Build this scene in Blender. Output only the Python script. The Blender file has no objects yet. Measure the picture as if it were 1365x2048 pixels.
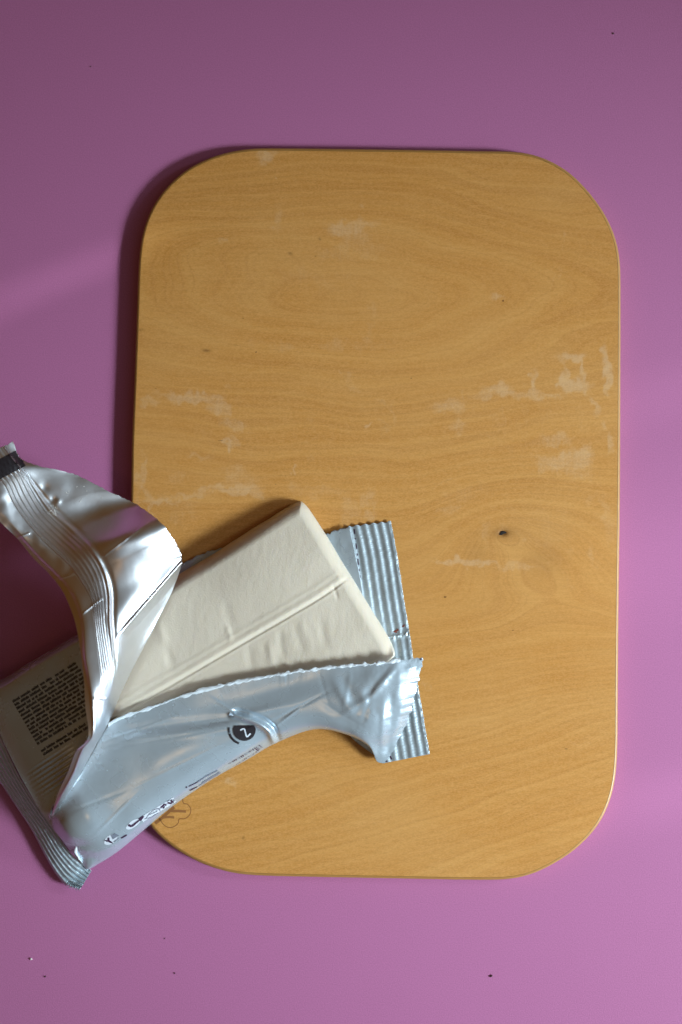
import bpy, math, random
import numpy as np
from mathutils import Vector
from mathutils.bvhtree import BVHTree

rng = np.random.RandomState(7)
random.seed(7)
SC = bpy.context.scene
COL = SC.collection

# ---------------------------------------------------------------- camera
PX = 0.00023                      # one photograph pixel on the table, in metres
FOC = 2844.0                      # focal length in photograph pixels
TILT = math.radians(2.6)
CAMD = FOC * PX
cam_loc = Vector((0, -CAMD * math.sin(TILT), CAMD * math.cos(TILT)))
cd = bpy.data.cameras.new('camera')
cd.sensor_fit = 'VERTICAL'
cd.sensor_height = 36.0
cd.sensor_width = 24.0
cd.lens = 36.0 * FOC / 2048.0
cd.clip_start = 0.01
cd.clip_end = 50
cd.dof.use_dof = True
cd.dof.focus_distance = CAMD - 0.012
cd.dof.aperture_fstop = 5.0
cam = bpy.data.objects.new('camera', cd)
cam.location = cam_loc
cam.rotation_euler = (TILT, 0, 0)
COL.objects.link(cam)
SC.camera = cam

# ---------------------------------------------------------------- light
world = bpy.data.worlds.new('World')
SC.world = world
world.use_nodes = True
wnt = world.node_tree
bg = wnt.nodes['Background']
# the room around: dim warm walls on the left, cool daylight filling the window side
tcw = wnt.nodes.new('ShaderNodeTexCoord')
dot = wnt.nodes.new('ShaderNodeVectorMath')
dot.operation = 'DOT_PRODUCT'
dot.inputs[1].default_value = (0.92, -0.33, 0.20)
wnt.links.new(tcw.outputs['Generated'], dot.inputs[0])
mr = wnt.nodes.new('ShaderNodeMapRange')
mr.inputs['From Min'].default_value = -1.0
mr.inputs['From Max'].default_value = 1.0
wnt.links.new(dot.outputs['Value'], mr.inputs['Value'])
wr_ = wnt.nodes.new('ShaderNodeValToRGB')
el = wr_.color_ramp.elements
for _ in range(3):
    el.new(0.5)
for i_, (p_, c_) in enumerate([(0.25, (0.112, 0.044, 0.006)), (0.58, (0.120, 0.078, 0.040)), (0.77, (0.135, 0.135, 0.138)), (0.91, (0.30, 0.345, 0.38)), (1.0, (0.50, 0.60, 0.70))]):
    el[i_].position = p_
    el[i_].color = (*c_, 1)
wnt.links.new(mr.outputs['Result'], wr_.inputs[0])
wnt.links.new(wr_.outputs['Color'], bg.inputs['Color'])
bg.inputs['Strength'].default_value = 0.80


def area(name, loc, target, size, size_y, power, color, spread=180):
    l = bpy.data.lights.new(name, 'AREA')
    l.shape = 'RECTANGLE'
    l.size = size
    l.size_y = size_y
    l.energy = power
    l.color = color
    l.spread = math.radians(spread)
    o = bpy.data.objects.new(name, l)
    o.location = loc
    d = Vector(target) - Vector(loc)
    o.rotation_euler = d.to_track_quat('-Z', 'Y').to_euler()
    COL.objects.link(o)
    return o


area('window_light', (1.74, -0.60, 0.96), (0.22, -0.145, 0), 0.66, 0.36, 2.15, (0.78, 0.93, 1.0), 22)
area('window_light', (1.70, 0.40, 0.98), (0.0, -0.22, 0), 0.20, 0.34, 0.30, (0.76, 0.91, 1.0), 30)
# added narrow lamps, each aimed to lay one soft daylight streak on the table
for (bx, by, az, elv, dist_, sx_, sy_, pw, sp_) in [(60, 575, 22, 25, 0.75, 0.004, 0.045, 0.0007, 2), (1340, 790, 17, 26, 0.75, 0.004, 0.03, 0.0004, 3), (1310, 1130, 8, 30, 1.0, 0.04, 0.02, 0.0022, 5), (1320, 1590, 15, 28, 0.75, 0.004, 0.03, 0.0006, 3)]:
    tx, ty = (bx - 682.5) * PX, (1024 - by) * PX
    a_, e_ = math.radians(az), math.radians(elv)
    area('added_streak_lamp', (tx + dist_ * math.cos(e_) * math.cos(a_), ty + dist_ * math.cos(e_) * math.sin(a_), dist_ * math.sin(e_)), (tx, ty, 0), sx_, sy_, pw, (0.88, 0.96, 1.0), sp_)
# the ceiling lamp whose small warm reflections show in the film
for lx, ly in ((-0.10, -0.62), (-0.045, -0.60)):
    bl = bpy.data.lights.new('ceiling_bulb', 'POINT')
    bl.energy = 0.6
    bl.color = (1.0, 0.55, 0.22)
    bl.shadow_soft_size = 0.012
    bo = bpy.data.objects.new('ceiling_bulb', bl)
    bo.location = (lx, ly, 1.5)
    COL.objects.link(bo)

SC.view_settings.view_transform = 'Standard'
SC.view_settings.look = 'None'
SC.view_settings.exposure = 0.0
SC.view_settings.gamma = 1.0
SC.render.engine = 'CYCLES'
SC.cycles.max_bounces = 10
SC.cycles.use_denoising = True

# ---------------------------------------------------------------- pixel <-> place
ct, st = math.cos(TILT), math.sin(TILT)
CL = np.array(cam_loc)


def rays(x, y):
    dx = (x - 682.5) / FOC
    dy = -(y - 1024.0) / FOC
    # camera axes: right (1,0,0), up (0,ct,st), forward (0,st,-ct)
    return np.stack([dx, dy * ct + st, dy * st - ct], -1)


def W(p):
    """(..., 3) array of photograph x, y and height (in pixels above the table) -> metres"""
    p = np.asarray(p, float)
    d = rays(p[..., 0], p[..., 1])
    z = p[..., 2] * PX
    t = (z - CL[2]) / d[..., 2]
    return CL + d * t[..., None]


def smooth(a, b, x):
    t = np.clip((x - a) / (b - a), 0, 1)
    return t * t * (3 - 2 * t)


def catmull(P, n, axis=0, closed=False):
    """Catmull-Rom resampling along one axis to n samples"""
    P = np.moveaxis(np.asarray(P, float), axis, 0)
    m = len(P)
    if closed:
        Q = np.concatenate([P[-1:], P, P[:2]])
        t = np.linspace(0, m, n, endpoint=False)
    else:
        Q = np.concatenate([2 * P[:1] - P[1:2], P, 2 * P[-1:] - P[-2:-1]])
        t = np.linspace(0, m - 1, n)
    i = np.minimum(t.astype(int), (m - 1) if closed else (m - 2))
    f = (t - i).reshape((-1,) + (1,) * (P.ndim - 1))
    p0, p1, p2, p3 = Q[i], Q[i + 1], Q[i + 2], Q[i + 3]
    out = 0.5 * (2 * p1 + (p2 - p0) * f + (2 * p0 - 5 * p1 + 4 * p2 - p3) * f ** 2 + (3 * p1 - p0 - 3 * p2 + p3) * f ** 3)
    return np.moveaxis(out, 0, axis)


def vnoise(x, y, s, seed=0):
    """cheap smooth value noise, -1..1"""
    r = np.random.RandomState(seed)
    T = r.uniform(-1, 1, (64, 64))
    u, v = np.asarray(x) / s, np.asarray(y) / s
    i, j = np.floor(u).astype(int), np.floor(v).astype(int)
    f, g = u - i, v - j
    f = f * f * (3 - 2 * f)
    g = g * g * (3 - 2 * g)
    a, b = T[i % 64, j % 64], T[(i + 1) % 64, j % 64]
    c, d = T[i % 64, (j + 1) % 64], T[(i + 1) % 64, (j + 1) % 64]
    return (a * (1 - f) + b * f) * (1 - g) + (c * (1 - f) + d * f) * g


def seg_sd(x, y, a, b):
    """signed distance to the line a-b (positive on the lower/right side of the photograph) and position along it 0..1"""
    a, b = np.array(a, float), np.array(b, float)
    d = b - a
    L = np.hypot(*d)
    d = d / L
    t = ((x - a[0]) * d[0] + (y - a[1]) * d[1]) / L
    s = (x - a[0]) * (-d[1]) + (y - a[1]) * d[0]
    return s, t


# ---------------------------------------------------------------- mesh helpers
def mesh_obj(name, verts, faces, mat, parent=None, smooth_shade=True, attrs=None):
    me = bpy.data.meshes.new(name)
    verts = np.asarray(verts, np.float32)
    if isinstance(faces, np.ndarray):
        nf, k = faces.shape
        me.vertices.add(len(verts))
        me.vertices.foreach_set('co', verts.ravel())
        me.loops.add(nf * k)
        me.loops.foreach_set('vertex_index', faces.astype(np.int32).ravel())
        me.polygons.add(nf)
        me.polygons.foreach_set('loop_start', np.arange(0, nf * k, k, dtype=np.int32))
        me.polygons.foreach_set('loop_total', np.full(nf, k, np.int32))
        me.update(calc_edges=True)
    else:
        me.from_pydata([tuple(map(float, v)) for v in verts], [], faces)
        me.update()
    if smooth_shade:
        me.polygons.foreach_set('use_smooth', [True] * len(me.polygons))
    me.materials.append(mat)
    if attrs:
        for k_, v_ in attrs.items():
            a = me.attributes.new(k_, 'FLOAT', 'POINT')
            a.data.foreach_set('value', np.asarray(v_, np.float32).ravel())
    o = bpy.data.objects.new(name, me)
    COL.objects.link(o)
    if parent is not None:
        o.parent = parent
        o.matrix_parent_inverse = parent.matrix_basis.inverted()
    return o


def grid_faces(nv, nu, close_u=False, flip=False):
    i = np.arange(nv - 1)[:, None]
    j = np.arange(nu if close_u else nu - 1)[None, :]
    j2 = (j + 1) % nu
    a = i * nu + j
    b = i * nu + j2
    c = (i + 1) * nu + j2
    d = (i + 1) * nu + j
    f = np.stack([a, b, c, d] if flip else [a, d, c, b], -1).reshape(-1, 4)
    return f


def grid_obj(name, G, mat, parent, thick=0.00010, flip=False, attrs=None):
    """G: (nv, nu, 3) photograph x, y, height"""
    nv, nu = G.shape[:2]
    o = mesh_obj(name, W(G).reshape(-1, 3), grid_faces(nv, nu, flip=flip), mat, parent, attrs=attrs)
    me = o.data
    if sum(p_.normal.z * p_.area for p_ in list(me.polygons)[::37]) < 0:
        me.flip_normals()
    if thick:
        s = o.modifiers.new('thickness', 'SOLIDIFY')
        s.thickness = thick
        s.offset = -1
    return o


def thing(name, label, cat, loc):
    o = bpy.data.objects.new(name, None)
    o.location = loc
    o.empty_display_size = 0.02
    o['label'] = label
    o['category'] = cat
    COL.objects.link(o)
    return o


# ---------------------------------------------------------------- materials
def mat(name):
    m = bpy.data.materials.new(name)
    m.use_nodes = True
    nt = m.node_tree
    return m, nt, nt.nodes['Principled BSDF']


def N(nt, kind, **kw):
    n = nt.nodes.new(kind)
    for k, v in kw.items():
        if k in n.inputs:
            n.inputs[k].default_value = v
        else:
            setattr(n, k, v)
    return n


def L(nt, a, b):
    nt.links.new(a, b)


def ramp(nt, src, stops):
    r = nt.nodes.new('ShaderNodeValToRGB')
    e = r.color_ramp.elements
    while len(e) < len(stops):
        e.new(0.5)
    for i, (p, c) in enumerate(stops):
        e[i].position = p
        e[i].color = (c[0], c[1], c[2], 1) if hasattr(c, '__len__') else (c, c, c, 1)
    L(nt, src, r.inputs[0])
    return r.outputs[0]


def obj_noise(nt, scale, detail=3, rough=0.5, stretch=(1, 1, 1)):
    g = N(nt, 'ShaderNodeNewGeometry')
    mp = N(nt, 'ShaderNodeMapping')
    mp.inputs['Scale'].default_value = stretch
    L(nt, g.outputs['Position'], mp.inputs[0])
    n = N(nt, 'ShaderNodeTexNoise', Scale=scale, Detail=detail, Roughness=rough)
    L(nt, mp.outputs[0], n.inputs['Vector'])
    return n.outputs['Fac']


def mixc(nt, fac, a, b, blend='MIX'):
    m = nt.nodes.new('ShaderNodeMix')
    m.data_type = 'RGBA'
    m.blend_type = blend
    for sock, v in ((m.inputs[0], fac), (m.inputs[6], a), (m.inputs[7], b)):
        if hasattr(v, 'is_linked') or hasattr(v, 'links'):
            L(nt, v, sock)
        elif hasattr(v, '__len__'):
            sock.default_value = (v[0], v[1], v[2], 1)
        else:
            sock.default_value = v
    return m.outputs[2]


def mth(nt, op, a, b=None, clamp=False):
    m = nt.nodes.new('ShaderNodeMath')
    m.operation = op
    m.use_clamp = clamp
    for s, v in ((m.inputs[0], a), (m.inputs[1], b)):
        if v is None:
            continue
        if hasattr(v, 'links'):
            L(nt, v, s)
        else:
            s.default_value = v
    return m.outputs[0]


def bump(nt, bsdf, h, strength, dist, prev=None):
    b = N(nt, 'ShaderNodeBump', Strength=strength, Distance=dist)
    L(nt, h, b.inputs['Height'])
    if prev is not None:
        L(nt, prev, b.inputs['Normal'])
    L(nt, b.outputs[0], bsdf.inputs['Normal'])
    return b.outputs[0]


# pink laminate of the table
m_table, nt, b = mat('pink_laminate')
n1 = obj_noise(nt, 1900, 2, 0.6)
n2 = obj_noise(nt, 22, 4, 0.6)
n3 = obj_noise(nt, 260, 5, 0.7, (1, 0.8, 1))
c = mixc(nt, n2, (0.405, 0.136, 0.280), (0.430, 0.147, 0.305))
c = mixc(nt, ramp(nt, n3, [(0.72, 0.0), (0.78, 0.35)]), c, (0.26, 0.07, 0.16))
c = mixc(nt, ramp(nt, n3, [(0.22, 0.30), (0.27, 0.0)]), c, (0.62, 0.42, 0.55))
c = mixc(nt, ramp(nt, n1, [(0.30, 0.0), (0.70, 1.0)]), c, (0.52, 0.175, 0.375))
L(nt, c, b.inputs['Base Color'])
b.inputs['Roughness'].default_value = 0.50
b.inputs['Specular IOR Level'].default_value = 0.35
bump(nt, b, n1, 0.5, 0.00016)

# wood of the board, driven by the grain field stored on its vertices
m_wood, nt, b = mat('birch_wood')
at = N(nt, 'ShaderNodeAttribute', attribute_name='grain')
sm = N(nt, 'ShaderNodeAttribute', attribute_name='smear')
kn = N(nt, 'ShaderNodeAttribute', attribute_name='knot')
nn = nt.nodes.new('ShaderNodeTexNoise')
nn.noise_dimensions = '1D'
nn.inputs['Scale'].default_value = 1.0
nn.inputs['Detail'].default_value = 2.5
wob = obj_noise(nt, 60, 3, 0.5, (0.35, 1, 1))
gw = mth(nt, 'ADD', at.outputs['Fac'], mth(nt, 'MULTIPLY', wob, 0.25))
L(nt, gw, nn.inputs['W'])
band = ramp(nt, nn.outputs['Fac'], [(0.30, 0.0), (0.52, 0.35), (0.58, 0.75), (0.66, 1.0)])
late = nt.nodes.new('ShaderNodeTexNoise')
late.noise_dimensions = '1D'
late.inputs['Detail'].default_value = 1.0
L(nt, mth(nt, 'MULTIPLY', gw, 1.9), late.inputs['W'])
late.inputs['Scale'].default_value = 1.0
line = ramp(nt, late.outputs['Fac'], [(0.44, 0.0), (0.50, 1.0), (0.56, 0.0)])
c = mixc(nt, band, (0.572, 0.256, 0.053), (0.626, 0.302, 0.074))
c = mixc(nt, mth(nt, 'MULTIPLY', line, mth(nt, 'MULTIPLY', obj_noise(nt, 18, 2), 0.72), True), c, (0.43, 0.165, 0.028))
fib = obj_noise(nt, 900, 4, 0.65, (0.07, 1, 1))
c = mixc(nt, mth(nt, 'MULTIPLY', ramp(nt, fib, [(0.35, 1.0), (0.62, 0.0)]), 0.20), c, (0.36, 0.165, 0.045))
c = mixc(nt, mth(nt, 'MULTIPLY', ramp(nt, fib, [(0.5, 0.0), (0.75, 1.0)]), 0.14), c, (0.70, 0.44, 0.20))
grn = obj_noise(nt, 2200, 2, 0.6, (0.5, 1, 1))
c = mixc(nt, ramp(nt, grn, [(0.38, 0.0), (0.70, 0.55)]), c, (0.72, 0.38, 0.135))
grn2 = obj_noise(nt, 950, 3, 0.7, (0.6, 1, 1))
c = mixc(nt, ramp(nt, grn2, [(0.30, 0.30), (0.50, 0.0)]), c, (0.38, 0.17, 0.035))
mott = obj_noise(nt, 14, 4, 0.6, (0.6, 1, 1))
c = mixc(nt, ramp(nt, mott, [(0.45, 0.0), (0.65, 0.30)]), c, (0.66, 0.37, 0.13))
c = mixc(nt, ramp(nt, obj_noise(nt, 9, 3, 0.6, (0.7, 1, 1)), [(0.44, 0.0), (0.66, 0.20)]), c, (0.55, 0.22, 0.032))
c = mixc(nt, kn.outputs['Fac'], c, (0.16, 0.06, 0.012))
fleck = obj_noise(nt, 420, 2, 0.5, (0.5, 1, 1))
c = mixc(nt, ramp(nt, fleck, [(0.795, 0.0), (0.82, 0.8)]), c, (0.12, 0.04, 0.01))
# dried white residue, broken up by the wood fibres
sn = mth(nt, 'ADD', mth(nt, 'MULTIPLY', obj_noise(nt, 1500, 4, 0.75, (0.9, 0.7, 1)), 0.6), mth(nt, 'MULTIPLY', obj_noise(nt, 900, 3, 0.6, (1.2, 0.12, 1)), 0.4))
sn2 = obj_noise(nt, 130, 4, 0.65)
thr = mth(nt, 'ADD', mth(nt, 'MULTIPLY', sn, 0.58), mth(nt, 'MULTIPLY', sn2, 0.42))
msk = mth(nt, 'SUBTRACT', mth(nt, 'ADD', thr, mth(nt, 'MULTIPLY', sm.outputs['Fac'], 0.42)), 0.605)
msk = mth(nt, 'MULTIPLY', msk, 2.2, True)
msk = mth(nt, 'MULTIPLY', msk, mth(nt, 'MULTIPLY', mth(nt, 'MINIMUM', mth(nt, 'MULTIPLY', sm.outputs['Fac'], 1.6), 1.0), 0.36))
c = mixc(nt, msk, c, (0.80, 0.63, 0.43))
L(nt, c, b.inputs['Base Color'])
b.inputs['Roughness'].default_value = 0.46
b.inputs['Specular IOR Level'].default_value = 0.32
bn = bump(nt, b, fib, 0.16, 0.00015)
bump(nt, b, msk, 0.35, 0.00016, bn)

m_edge, nt, b = mat('board_edge_wood')
nn = obj_noise(nt, 1800, 3, 0.5, (0.1, 0.1, 1))
L(nt, mixc(nt, nn, (0.36, 0.175, 0.042), (0.46, 0.25, 0.075)), b.inputs['Base Color'])
b.inputs['Roughness'].default_value = 0.4

m_burn, nt, b = mat('burnt_brown')
b.inputs['Base Color'].default_value = (0.30, 0.115, 0.028, 1)
b.inputs['Roughness'].default_value = 0.75

m_hole, nt, b = mat('knot_black')
b.inputs['Base Color'].default_value = (0.012, 0.006, 0.004, 1)
b.inputs['Roughness'].default_value = 0.8

# white modelling mass
m_clay, nt, b = mat('white_clay')
n1 = obj_noise(nt, 30, 4, 0.6)
L(nt, mixc(nt, n1, (0.645, 0.565, 0.455), (0.685, 0.605, 0.495)), b.inputs['Base Color'])
b.inputs['Roughness'].default_value = 0.62
b.inputs['Specular IOR Level'].default_value = 0.3
b.inputs['Subsurface Weight'].default_value = 0.12
b.inputs['Subsurface Radius'].default_value = (0.003, 0.002, 0.001)
b.inputs['Subsurface Scale'].default_value = 1.0
wr = obj_noise(nt, 420, 4, 0.6, (1.0, 0.5, 1))
fine = obj_noise(nt, 1500, 2, 0.5)
bn = bump(nt, b, wr, 0.34, 0.00030)
bump(nt, b, fine, 0.5, 0.00020, bn)


def foil_mat(name, col, metallic, rough, crinkle=0.25, fine_s=0.2, tint=None):
    m, nt, b = mat(name)
    n1 = obj_noise(nt, 25, 3, 0.5)
    L(nt, mixc(nt, n1, col, tint or col), b.inputs['Base Color'])
    b.inputs['Metallic'].default_value = metallic
    L(nt, mth(nt, 'ADD', mth(nt, 'MULTIPLY', obj_noise(nt, 90, 3), 0.14), rough - 0.07), b.inputs['Roughness'])
    big = obj_noise(nt, 55, 3, 0.55)
    fn = obj_noise(nt, 1300, 3, 0.6)
    bn = bump(nt, b, big, crinkle, 0.0022)
    bump(nt, b, fn, fine_s, 0.00006, bn)
    return m


m_silver = foil_mat('silver_foil_inside', (0.77, 0.80, 0.84), 1.0, 0.35, 0.07, 0.25, (0.82, 0.83, 0.86))
m_outer = foil_mat('pale_grey_film', (0.49, 0.585, 0.66), 0.52, 0.27, 0.10, 0.08, (0.53, 0.62, 0.69))
m_seal = foil_mat('crimped_film', (0.45, 0.53, 0.58), 0.50, 0.40, 0.05, 0.10)
m_tear = foil_mat('torn_film_edge', (0.76, 0.84, 0.90), 0.15, 0.40, 0.5, 0.6)

m_ink, nt, b = mat('black_ink')
b.inputs['Base Color'].default_value = (0.018, 0.014, 0.018, 1)
b.inputs['Roughness'].default_value = 0.4
m_ink2, nt, b = mat('violet_black_ink')
b.inputs['Base Color'].default_value = (0.045, 0.02, 0.05, 1)
b.inputs['Roughness'].default_value = 0.4
m_ink3, nt, b = mat('grey_ink')
b.inputs['Base Color'].default_value = (0.17, 0.19, 0.24, 1)
b.inputs['Roughness'].default_value = 0.4
m_white, nt, b = mat('white_print')
b.inputs['Base Color'].default_value = (0.60, 0.65, 0.72, 1)
b.inputs['Roughness'].default_value = 0.4
m_crumb_w, nt, b = mat('white_crumb')
b.inputs['Base Color'].default_value = (0.8, 0.78, 0.72, 1)
b.inputs['Roughness'].default_value = 0.6
m_crumb_d, nt, b = mat('dark_crumb')
b.inputs['Base Color'].default_value = (0.06, 0.02, 0.025, 1)
b.inputs['Roughness'].default_value = 0.7
m_redd, nt, b = mat('red_brown_print')
b.inputs['Base Color'].default_value = (0.22, 0.05, 0.03, 1)
b.inputs['Roughness'].default_value = 0.5

# ---------------------------------------------------------------- table
nx = 60
gx, gy = np.meshgrid(np.linspace(-1.0, 1.0, nx), np.linspace(-1.0, 1.0, nx))
tv = np.stack([gx, gy, np.zeros_like(gx)], -1).reshape(-1, 3)
table = mesh_obj('table_surface', tv, grid_faces(nx, nx, flip=True), m_table)
table['kind'] = 'structure'
BT = 27.0                        # height of the board's upper face, px

# ---------------------------------------------------------------- cutting board
OUT = [(262, 1000), (264, 880), (269, 756), (273, 646), (278, 518), (288, 456), (310, 405), (346, 361), (386, 331),
       (438, 309), (496, 297.5), (560, 296.5), (700, 298), (850, 300), (960, 302), (1038, 304), (1088, 316), (1138, 344),
       (1175, 381), (1207, 423), (1230, 472), (1240, 520), (1241.5, 600), (1241, 800), (1240, 1000), (1237.5, 1200),
       (1236, 1380), (1235, 1500), (1229, 1568), (1213, 1620), (1187, 1663), (1144, 1704), (1101, 1731), (1059, 1750),
       (1015, 1758.5), (943, 1759.5), (800, 1757), (640, 1754), (520, 1751), (462, 1745), (405, 1727), (355, 1700),
       (315, 1668), (285, 1628), (266, 1575), (259, 1510), (258, 1400), (259, 1250), (260, 1120)]
o_ = np.array(OUT, float)
dense = catmull(o_, 6000, closed=True)
# even spacing, a light smoothing of the traced line
seg = np.hypot(*(np.roll(dense, -1, 0) - dense).T)
cum = np.concatenate([[0], np.cumsum(seg)])
NB = 1100
tt = np.linspace(0, cum[-1], NB, endpoint=False)
dd = np.vstack([dense, dense[:1]])
ol = np.stack([np.interp(tt, cum, dd[:, 0]), np.interp(tt, cum, dd[:, 1])], -1)
k = np.hanning(25)
k /= k.sum()
for ax in (0, 1):
    e = np.concatenate([ol[-12:, ax], ol[:, ax], ol[:12, ax]])
    ol[:, ax] = np.convolve(e, k, 'valid')
nrm = np.roll(ol, -1, 0) - np.roll(ol, 1, 0)
nrm = np.stack([nrm[:, 1], -nrm[:, 0]], -1)
nrm /= np.hypot(*nrm.T)[:, None]
cen = np.array([750, 1030.0])
if ((ol + nrm - cen) ** 2).sum() < ((ol - cen) ** 2).sum():
    nrm = -nrm
R_ = 5.0                       # edge rounding
rings = []
for th in np.linspace(0, math.pi / 2, 6):      # lower rounding
    rings.append(np.column_stack([ol - nrm * (R_ * (1 - math.sin(th))), np.full(NB, 0.6 + R_ * (1 - math.cos(th)))]))
for th in np.linspace(0, math.pi / 2, 9):
    rings.append(np.column_stack([ol - nrm * (R_ * (1 - math.cos(th))), np.full(NB, BT - R_ * (1 - math.sin(th)))]))
inner = ol - nrm * R_
KR = 240
for s in np.linspace(1, 0.0, KR)[1:]:
    rings.append(np.column_stack([cen + (inner - cen) * max(s, 0.0008), np.full(NB, BT)]))
G = np.array(rings)
X, Y = G[..., 0], G[..., 1]


def bl(x0, y0, sx, sy, ang=0.0):
    a = math.radians(ang)
    u = (X - x0) * math.cos(a) + (Y - y0) * math.sin(a)
    v = -(X - x0) * math.sin(a) + (Y - y0) * math.cos(a)
    return np.exp(-(u / sx) ** 2 - (v / sy) ** 2)


h = 590 + np.hypot((X - 690) * 0.27, (Y - 592) * 1.0) + 4 * vnoise(X, Y, 120, 90)
h = h + 0.20 * smooth(1180, 1480, Y) * (X - 740) * 2.0 * 0.75
h = h + 26 * bl(1120, 640, 200, 70, 0)
h = h + 150 * bl(1020, 1085, 140, 95, -8) + 60 * bl(1010, 1068, 38, 22) + 70 * bl(1130, 1150, 120, 120, 0)
h = h - 50 * bl(480, 480, 280, 60, 0) + 50 * bl(1080, 440, 220, 60, 10)
h = h + 40 * bl(1130, 830, 200, 50, 5) + 14 * vnoise(X, Y * 3, 260, 3) + 6 * vnoise(X, Y * 3, 90, 4)
grain = h / 26.0

smear = np.zeros_like(X)
X0, Y0 = X, Y
X = X + 9 * vnoise(X0, Y0, 17, 71) + 4 * vnoise(X0, Y0, 7, 72)
Y = Y + 8 * vnoise(X0, Y0, 15, 73) + 4 * vnoise(X0, Y0, 6, 74)
SM = [  # x, y, sx, sy, angle, strength
    (532, 312, 16, 18, 20, .95), (553, 361, 6, 4, 0, .9), (557, 440, 14, 30, 0, .62), (700, 455, 55, 16, -8, .75), (715, 480, 40, 30, -30, .5),
    (608, 432, 4, 4, 0, .5), (725, 415, 8, 4, 0, .6), (445, 485, 12, 4, 5, .55),
    (700, 505, 80, 22, 0, .45), (640, 560, 110, 30, 0, .33), (1000, 592, 16, 9, 10, .70), (720, 690, 110, 14, 0, .40), (560, 690, 90, 10, 2, .40),
    (745, 640, 10, 45, 8, .42), (1150, 716, 30, 11, -5, .95), (1166, 742, 6, 32, -12, .85), (1130, 745, 8, 26, -8, .75), (1210, 722, 9, 34, 0, 1.0),
    (1214, 762, 9, 26, 0, .95), (1207, 690, 3, 16, 0, .5), (1126, 768, 9, 22, 0, 1.0), (1150, 772, 34, 13, 2, .9), (1071, 760, 10, 24, 0, .8), (1004, 780, 40, 14, 5, .88), (1060, 790, 90, 10, 4, .7),
    (970, 790, 30, 12, 0, .6), (900, 815, 40, 14, -12, .62), (1190, 810, 10, 26, -20, .7), (1212, 850, 7, 18, -10, .6), (1222, 885, 9, 22, 12, .75),
    (920, 850, 26, 20, 0, .60), (1000, 812, 40, 8, -60, .4), (1000, 840, 8, 16, -20, .4),
    (1110, 880, 40, 16, -8, .68), (1130, 925, 60, 20, 6, .74), (1165, 915, 22, 24, 30, .80), (1090, 935, 26, 14, 0, .65), (1150, 950, 40, 14, 10, .6),
    (1215, 1030, 12, 40, -10, .58), (1225, 1060, 10, 40, 10, .45), (1180, 1000, 12, 22, 20, .5), (940, 1125, 70, 7, 3, .85), (898, 1127, 9, 8, 0, .95), (1040, 1135, 60, 8, 2, .55),
    (975, 1065, 8, 34, 5, .48), (1052, 1078, 9, 7, 0, .55), (900, 1020, 40, 10, -15, .52), (930, 990, 60, 20, -10, .36), (1185, 1115, 10, 16, -30, .6), (1110, 1100, 50, 40, 0, .34),
    (385, 796, 75, 11, 2, .86), (440, 815, 34, 16, 10, .70), (300, 806, 22, 10, 0, .66), (470, 845, 36, 14, 18, .66), (456, 884, 8, 12, -20, .95), (470, 880, 14, 14, 0, .6),
    (458, 898, 4, 9, -10, .95), (400, 915, 30, 7, 5, .55), (284, 940, 9, 36, 4, .72), (272, 970, 7, 50, 0, .5), (290, 985, 8, 34, -25, .62), (480, 960, 40, 30, 0, .55),
    (470, 978, 55, 10, -4, .92), (390, 988, 50, 8, -12, .75), (320, 1003, 55, 6, -4, .72), (510, 985, 20, 12, 20, .7), (360, 1010, 60, 26, 30, .38), (352, 960, 22, 14, 0, .5),
    (350, 1040, 6, 40, -40, .4), (590, 942, 3, 12, 12, .6), (585, 975, 14, 10, 0, .45), (742, 848, 8, 5, -25, .9), (780, 825, 5, 30, -30, .5), (765, 805, 30, 6, 0, .42), (770, 850, 6, 26, -35, .5),
    (640, 985, 70, 12, 0, .45), (735, 1000, 14, 26, 20, .66), (700, 1020, 30, 34, 30, .52), (738, 1035, 14, 12, -40, .62), (700, 760, 8, 30, -30, .45),
    (455, 1564, 12, 6, 0, .85), (466, 1574, 14, 6, 0, .7), (452, 775, 9, 7, 0, .5), (690, 850, 160, 60, 0, .22), (1080, 860, 150, 80, 0, .28), (1080, 1040, 130, 60, 0, .26), (420, 900, 150, 90, 0, .22),
]
for (x0, y0, sx, sy, an, s) in SM:
    smear = np.maximum(smear, s * np.minimum(1.0, 1.35 * bl(x0, y0, sx, sy, an)))
# thin scratches in the residue and fine knife marks
_rs = np.random.RandomState(12)
knife = []
for _ in range(26):
    _x, _y, _a, _l = _rs.uniform(330, 1180), _rs.uniform(380, 1600), _rs.uniform(0, 3.14), _rs.uniform(25, 110)
    knife.append((_x, _y, _x + _l * math.cos(_a), _y + _l * math.sin(_a), _rs.uniform(.35, .6)))
for (x0, y0, x1, y1, s) in knife + [(276, 965, 306, 1030, .8), (290, 985, 315, 1035, .7), (680, 745, 705, 780, .6), (770, 810, 790, 850, .6), (590, 930, 586, 952, .9), (612, 905, 620, 925, .5),
                            (700, 1090, 706, 1010, .3), (1205, 690, 1208, 735, .7), (1000, 820, 1010, 850, .5), (1025, 820, 1050, 880, .35), (330, 1010, 380, 1060, .5), (345, 1000, 372, 1032, .5)]:
    s_, t_ = seg_sd(X, Y, (x0, y0), (x1, y1))
    smear = np.maximum(smear, s * np.exp(-(s_ / 2.6) ** 2) * ((t_ > 0) & (t_ < 1)))
X, Y = X0, Y0
knot = 0.55 * bl(1006, 1066, 12, 7, 0) + 0.30 * bl(1008, 1066, 34, 13, 0) + 0.8 * bl(413, 701, 8, 2.6, 5) + 0.7 * bl(581, 507, 4, 2.5) + 0.5 * bl(280, 660, 8, 2) + .6 * bl(487, 1676, 3, 3) \
    + .6 * bl(640, 478, 2.5, 2.5) + .18 * bl(1090, 1120, 40, 40) + .16 * bl(955, 1110, 24, 30)
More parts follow.
